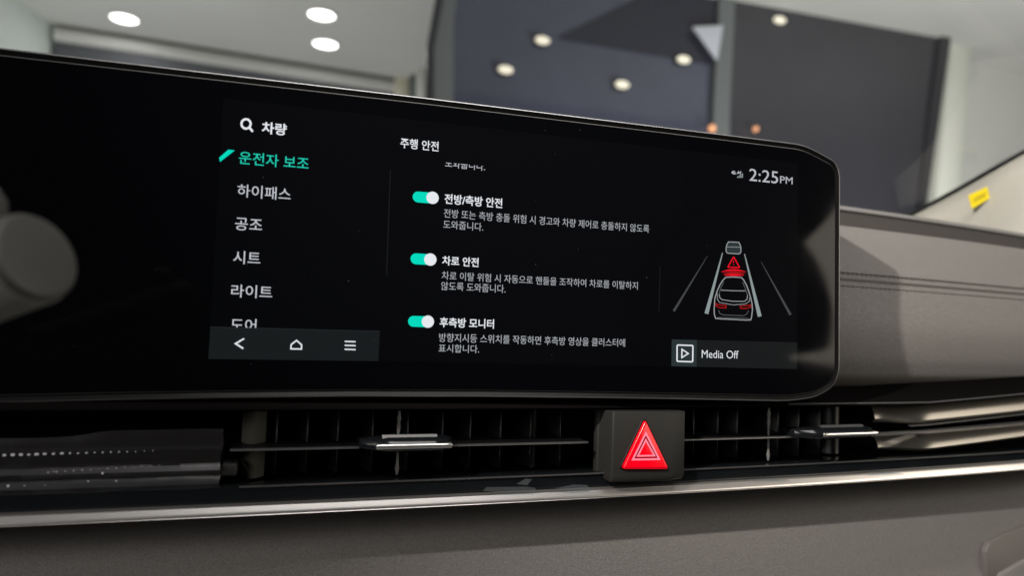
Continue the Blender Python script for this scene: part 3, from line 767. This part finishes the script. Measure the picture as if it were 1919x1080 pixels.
# yellow tag
tq = [(1815, 366), (1850, 350), (1855, 371), (1822, 391)]
tg = mesh('yellow_tag', *prism([pil(u_, v_, 0.723) for u_, v_ in tq], FWD * 0.001), M['yellow'])
tg['label'] = 'small yellow fabric tag sewn on the beige windshield pillar'; tg['category'] = 'tag'
for a, b, c, d in ((1824, 374, 1848, 361), (1824, 379, 1848, 366)):
    P = stroke_geo([(a, b), (c, d)], 1.6)
    mesh('tag_print', [pil(p_.x, p_.y, 0.7225) for p_ in P[0]], P[1], M['tagprint'], tg)

# windshield: its plane is the mirror plane between the tag and its ghost in the glass
Tp = pil(1834, 370, 0.73); Gp = pil(1813, 292, 0.76)
nrm_ = (Gp - Tp).normalized(); mid = (Gp + Tp) / 2
def onglass(u, v):
    r = ray(u, v); return CAM + r * ((mid - CAM).dot(nrm_) / r.dot(nrm_))

# ------------------------------------------------------------------ SHOWROOM BEYOND THE WINDSHIELD
ZC = 2.0
def struct(name, vs, fs, m, smooth=False):
    o = mesh(name, vs, fs, m, None, smooth); o['kind'] = 'structure'; return o
struct('ceiling', *prism([(-8, 1.2, ZC), (8, 1.2, ZC), (8, 12, ZC), (-8, 12, ZC)], (0, 0, 0.1)), M['ceiling'])
def named(o, label, cat, group=None):
    o['label'] = label; o['category'] = cat
    if group: o['group'] = group
    return o
struct('floor', *prism([(-8, -3, -1.05), (8, -3, -1.05), (8, 12, -1.05), (-8, 12, -1.05)], (0, 0, -0.1)), M['floor'])
# left pale wall, standing under the ceiling line
a = atz(30, -4, ZC); b = atz(104, 52, ZC)
d = (b - a).normalized(); a2 = a - d * 3; b2 = b + d * 0.02
side = Vector((-d.y, d.x, 0)) * 0.1
struct('wall', *prism([a2, b2, b2 - Vector((0, 0, 2.8)), a2 - Vector((0, 0, 2.8))], side), M['wallp'])
# roller shutter across the end of the room
e0 = atz(104, 50, ZC - 0.02); e1 = atz(742, 152, ZC - 0.02)
dr = (e1 - e0).normalized(); pr_ = Vector((dr.y, -dr.x, 0)); pr_ = pr_ if pr_.y < 0 else -pr_
rs = thing('roller_shutter', 'grey roller shutter with rounded box under the pale ceiling', 'shutter', (e0 + e1) / 2 - Vector((0, 0, 2.8)))
vs = []; fs = []
N_ = 14
for p in (e0, e1):
    for i in range(N_):
        a_ = 2 * math.pi * i / N_
        vs.append(p + Vector((0, 0, -0.050 + 0.050 * math.sin(a_))) + pr_ * (0.050 * math.cos(a_)))
for i in range(N_): fs.append([i, (i + 1) % N_, (i + 1) % N_ + N_, i + N_])
fs += [list(range(N_)), list(range(2 * N_ - 1, N_ - 1, -1))]
mesh('shutter_box', vs, fs, M['tube'], rs, True)
for i in range(10):
    z1 = ZC - 0.09 - i * 0.16
    q0 = e0 + Vector((0, 0, z1 - e0.z)); q1 = e1 + Vector((0, 0, z1 - e1.z))
    mesh('shutter_slat', *prism([q0, q1, q1 - Vector((0, 0, 0.15)), q0 - Vector((0, 0, 0.15))], pr_ * (-0.04)), M['shutter'], rs, bevel=0.01, segs=1)
# door posts right of the shutter
def post(u0, u1, v0, v1, y, m, label, cat='post', lean=(0, 0), name='door_post'):
    P = [at(u0, v1, y), at(u1, v1, y), at(u1 + lean[1], v0, y), at(u0 + lean[0], v0, y)]
    return named(mesh(name, *prism(P, (0, 0.12, 0)), m, bevel=0.006, segs=1), label, cat)
post(741, 768, 128, 260, 5.6, M['cream'], 'cream post right beside the shutter end, behind the display edge')
post(770, 783, 122, 260, 5.5, M['greypost'], 'thin grey post between the cream post and the pale post')
post(784, 800, 104, 260, 5.3, M['frame'], 'pale post just left of the dark glazed partition')
struct('wall', *prism([at(700, 300, 7.4), at(860, 300, 7.4), at(860, 60, 7.4), at(700, 60, 7.4)], (0, 0.1, 0)), M['whitewall'])
# dark glazed partition
YW = 3.5
pt = thing('glazed_partition', 'large dark blue glazed partition reflecting warm ceiling spots, right of the shutter', 'partition', at(1250, 700, YW))
def slab(name, pts, y, m, th=0.05, parent=pt):
    return mesh(name, *prism([at(u_, v_, y) for u_, v_ in pts], (0, th, 0)), m, parent)
slab('glass_pane', [(826, 520), (1341, 520), (1341, 200), (1352, -60), (858, -60), (836, 10), (826, 90)], YW, M['navy'])
slab('door_leaf', [(1341, 560), (1700, 560), (1722, 396), (1745, 200), (1768, 40), (1640, 24), (1352, -14), (1341, 200)], YW - 0.03, M['char'])
slab('door_frame', [(1700, 560), (1716, 560), (1735, 395), (1790, 17), (1640, -8), (1352, -40), (1352, -14), (1640, 24), (1768, 40), (1745, 200), (1722, 396)], YW - 0.06, M['char_frame'])
slab('frame_post', [(800, 520), (813, 520), (813, 90), (842, -60), (828, -60), (800, 88)], YW - 0.05, M['char_frame'])
slab('frame_post', [(813, 520), (850, 520), (850, 40), (862, -60), (842, -60), (813, 90)], YW - 0.03, M['greypost'])
slab('frame_strip', [(1336, 560), (1366, 560), (1368, 200), (1380, -40), (1352, -60), (1338, 200)], YW - 0.045, M['greypost'])
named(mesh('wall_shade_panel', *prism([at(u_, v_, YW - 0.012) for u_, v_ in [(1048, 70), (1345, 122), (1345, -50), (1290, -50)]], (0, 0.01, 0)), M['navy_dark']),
      'darker triangular blind on the dark glazed partition beside the white triangle', 'blind')  # thin panel, darker than the glazing around it
named(mesh('white_triangle', *prism([at(u_, v_, YW - 0.07) for u_, v_ in [(1299, 49), (1356, 46), (1345, 112)]], (0, 0.02, 0)), M['whitepatch'], bevel=0.004),
      'white triangular patch hanging at the top of the dark glazed partition', 'patch')  # bright reflection in the glazing, built as a pale panel
# white wall to the right
struct('wall', *prism([at(1500, 560, YW + 0.25), at(2700, 560, YW + 0.25), at(2700, -400, YW + 0.25), at(1500, -400, YW + 0.25)], (0, 0.1, 0)), M['whitewall'])
post(1737, 1780, -60, 560, YW + 0.02, M['frame'], 'bright white door jamb along the right side of the dark partition', 'door jamb', lean=(58 + 2, 62), name='door_jamb')
# ceiling lamps
def downlight(c, r, glow, label, group, n=(0, 0, -1)):
    t = thing('ceiling_lamp', label, 'ceiling lamp', c, group)
    vs = []; fs = []; seg = 24
    prof = [(r * 1.14, 0.0), (r * 1.14, 0.012), (r * 1.0, 0.014), (r * 1.0, 0.004)]
    for rr_, h in prof:
        for i in range(seg):
            a_ = 2 * math.pi * i / seg; vs.append(c + Vector((rr_ * math.cos(a_), rr_ * math.sin(a_), -h)))
    for k_ in range(3):
        for i in range(seg): fs.append([k_ * seg + i, k_ * seg + (i + 1) % seg, (k_ + 1) * seg + (i + 1) % seg, (k_ + 1) * seg + i])
    mesh('trim_ring', vs, fs, M['lampring'], t, True)
    vs = [c + Vector((r * math.cos(2 * math.pi * i / seg), r * math.sin(2 * math.pi * i / seg), -0.006)) for i in range(seg)]
    mesh('lamp_lens', vs, [list(range(seg))], glow, t)
    l = lamp('ceiling_lamp_light', 'AREA', c - Vector((0, 0, 0.03)), c - Vector((0, -0.01, 1)), 1.6, (1, 0.99, 0.96), 0.12)
for (u_, v_, lab) in ((233, 32, 'bright round ceiling lamp at the far left above the shutter box'), (603, 25, 'bright round ceiling lamp, upper one of the pair left of the dark partition'),
                      (610, 80, 'bright round ceiling lamp, lower one of the pair left of the dark partition')):
    downlight(atz(u_, v_, ZC), 0.085, M['lampglow'], lab, 'white ceiling lamps above the shutter')
# ceiling-lamp reflections in the partition glass, built as glowing discs
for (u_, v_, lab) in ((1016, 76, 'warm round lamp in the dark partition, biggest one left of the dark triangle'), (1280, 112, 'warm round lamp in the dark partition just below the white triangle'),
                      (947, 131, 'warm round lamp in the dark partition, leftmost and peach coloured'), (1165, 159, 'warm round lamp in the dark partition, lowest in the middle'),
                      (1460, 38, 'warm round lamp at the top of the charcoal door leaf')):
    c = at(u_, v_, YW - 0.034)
    t = thing('warm_lamp', lab, 'lamp', c, 'warm lamps in the dark partition')  # reflection of a ceiling lamp, built as a glowing disc
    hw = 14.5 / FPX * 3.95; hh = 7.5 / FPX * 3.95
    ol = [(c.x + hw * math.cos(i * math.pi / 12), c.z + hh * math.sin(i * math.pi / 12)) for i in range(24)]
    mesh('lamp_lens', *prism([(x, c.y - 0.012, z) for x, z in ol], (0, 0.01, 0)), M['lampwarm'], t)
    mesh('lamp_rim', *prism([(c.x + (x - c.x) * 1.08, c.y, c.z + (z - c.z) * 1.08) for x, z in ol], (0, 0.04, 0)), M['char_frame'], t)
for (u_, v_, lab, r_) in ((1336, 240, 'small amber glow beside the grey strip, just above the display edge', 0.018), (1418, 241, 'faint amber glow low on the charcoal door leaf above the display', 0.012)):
    c = at(u_, v_, YW - 0.10)  # orange reflections in the glazing, built as small glowing discs
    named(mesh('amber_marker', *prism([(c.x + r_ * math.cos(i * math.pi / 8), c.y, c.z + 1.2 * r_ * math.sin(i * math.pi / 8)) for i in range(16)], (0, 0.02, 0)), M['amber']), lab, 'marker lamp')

# windshield pane
P = [onglass(u_, v_) for u_, v_ in ((-500, 700), (1650, 440), (1722, 398), (1800, 355), (1919, 287), (2400, 20), (2400, -500), (-500, -500))]
ws = mesh('windshield', P, [list(range(len(P)))], M['windshield'])
named(ws, 'clear sloping windshield glass between the dashboard top and the showroom', 'windshield')
# added unseen seat and pillar shapes; their outlines form the reflection in the display
M['seat'] = mat('dark_seat_leather', (0.010, 0.012, 0.016), 0.6, spec=0.2)
seat = thing('passenger_seat', 'dark passenger seat mirrored as a round silhouette at the right end of the display', 'seat', (1.0, -1.35, -0.75))
sb = [(0.99 + 0.285 * math.cos(a_), 0.01 + 0.285 * math.sin(a_)) for a_ in [math.pi * k_ / 24 for k_ in range(-2, 29)]] + [(0.70, -0.5), (0.70, -0.75), (1.32, -0.75), (1.32, -0.106), (1.17, -0.090), (1.13, -0.084)]
mesh('backrest', *prism([(x, -1.30, z) for x, z in sb], (0, -0.12, 0)), M['seat'], seat, bevel=0.02)
mesh('seat_cushion', *box(0.72, 1.24, -1.28, -0.78, -0.75, -0.58), M['seat'], seat, bevel=0.04)
bp_ = mesh('belt_pillar', *prism([(1.10, -1.34, 0.12), (1.165, -1.34, 0.185), (1.27, -1.34, 0.285), (1.40, -1.34, 0.43), (1.40, -1.34, 0.75), (0.85, -1.34, 0.75), (0.85, -1.34, 0.3)], (0, -0.03, 0)), M['seat'], bevel=0.004)
named(bp_, 'dark slanted roof pillar mirrored above the round seat silhouette in the display', 'pillar')
settle()
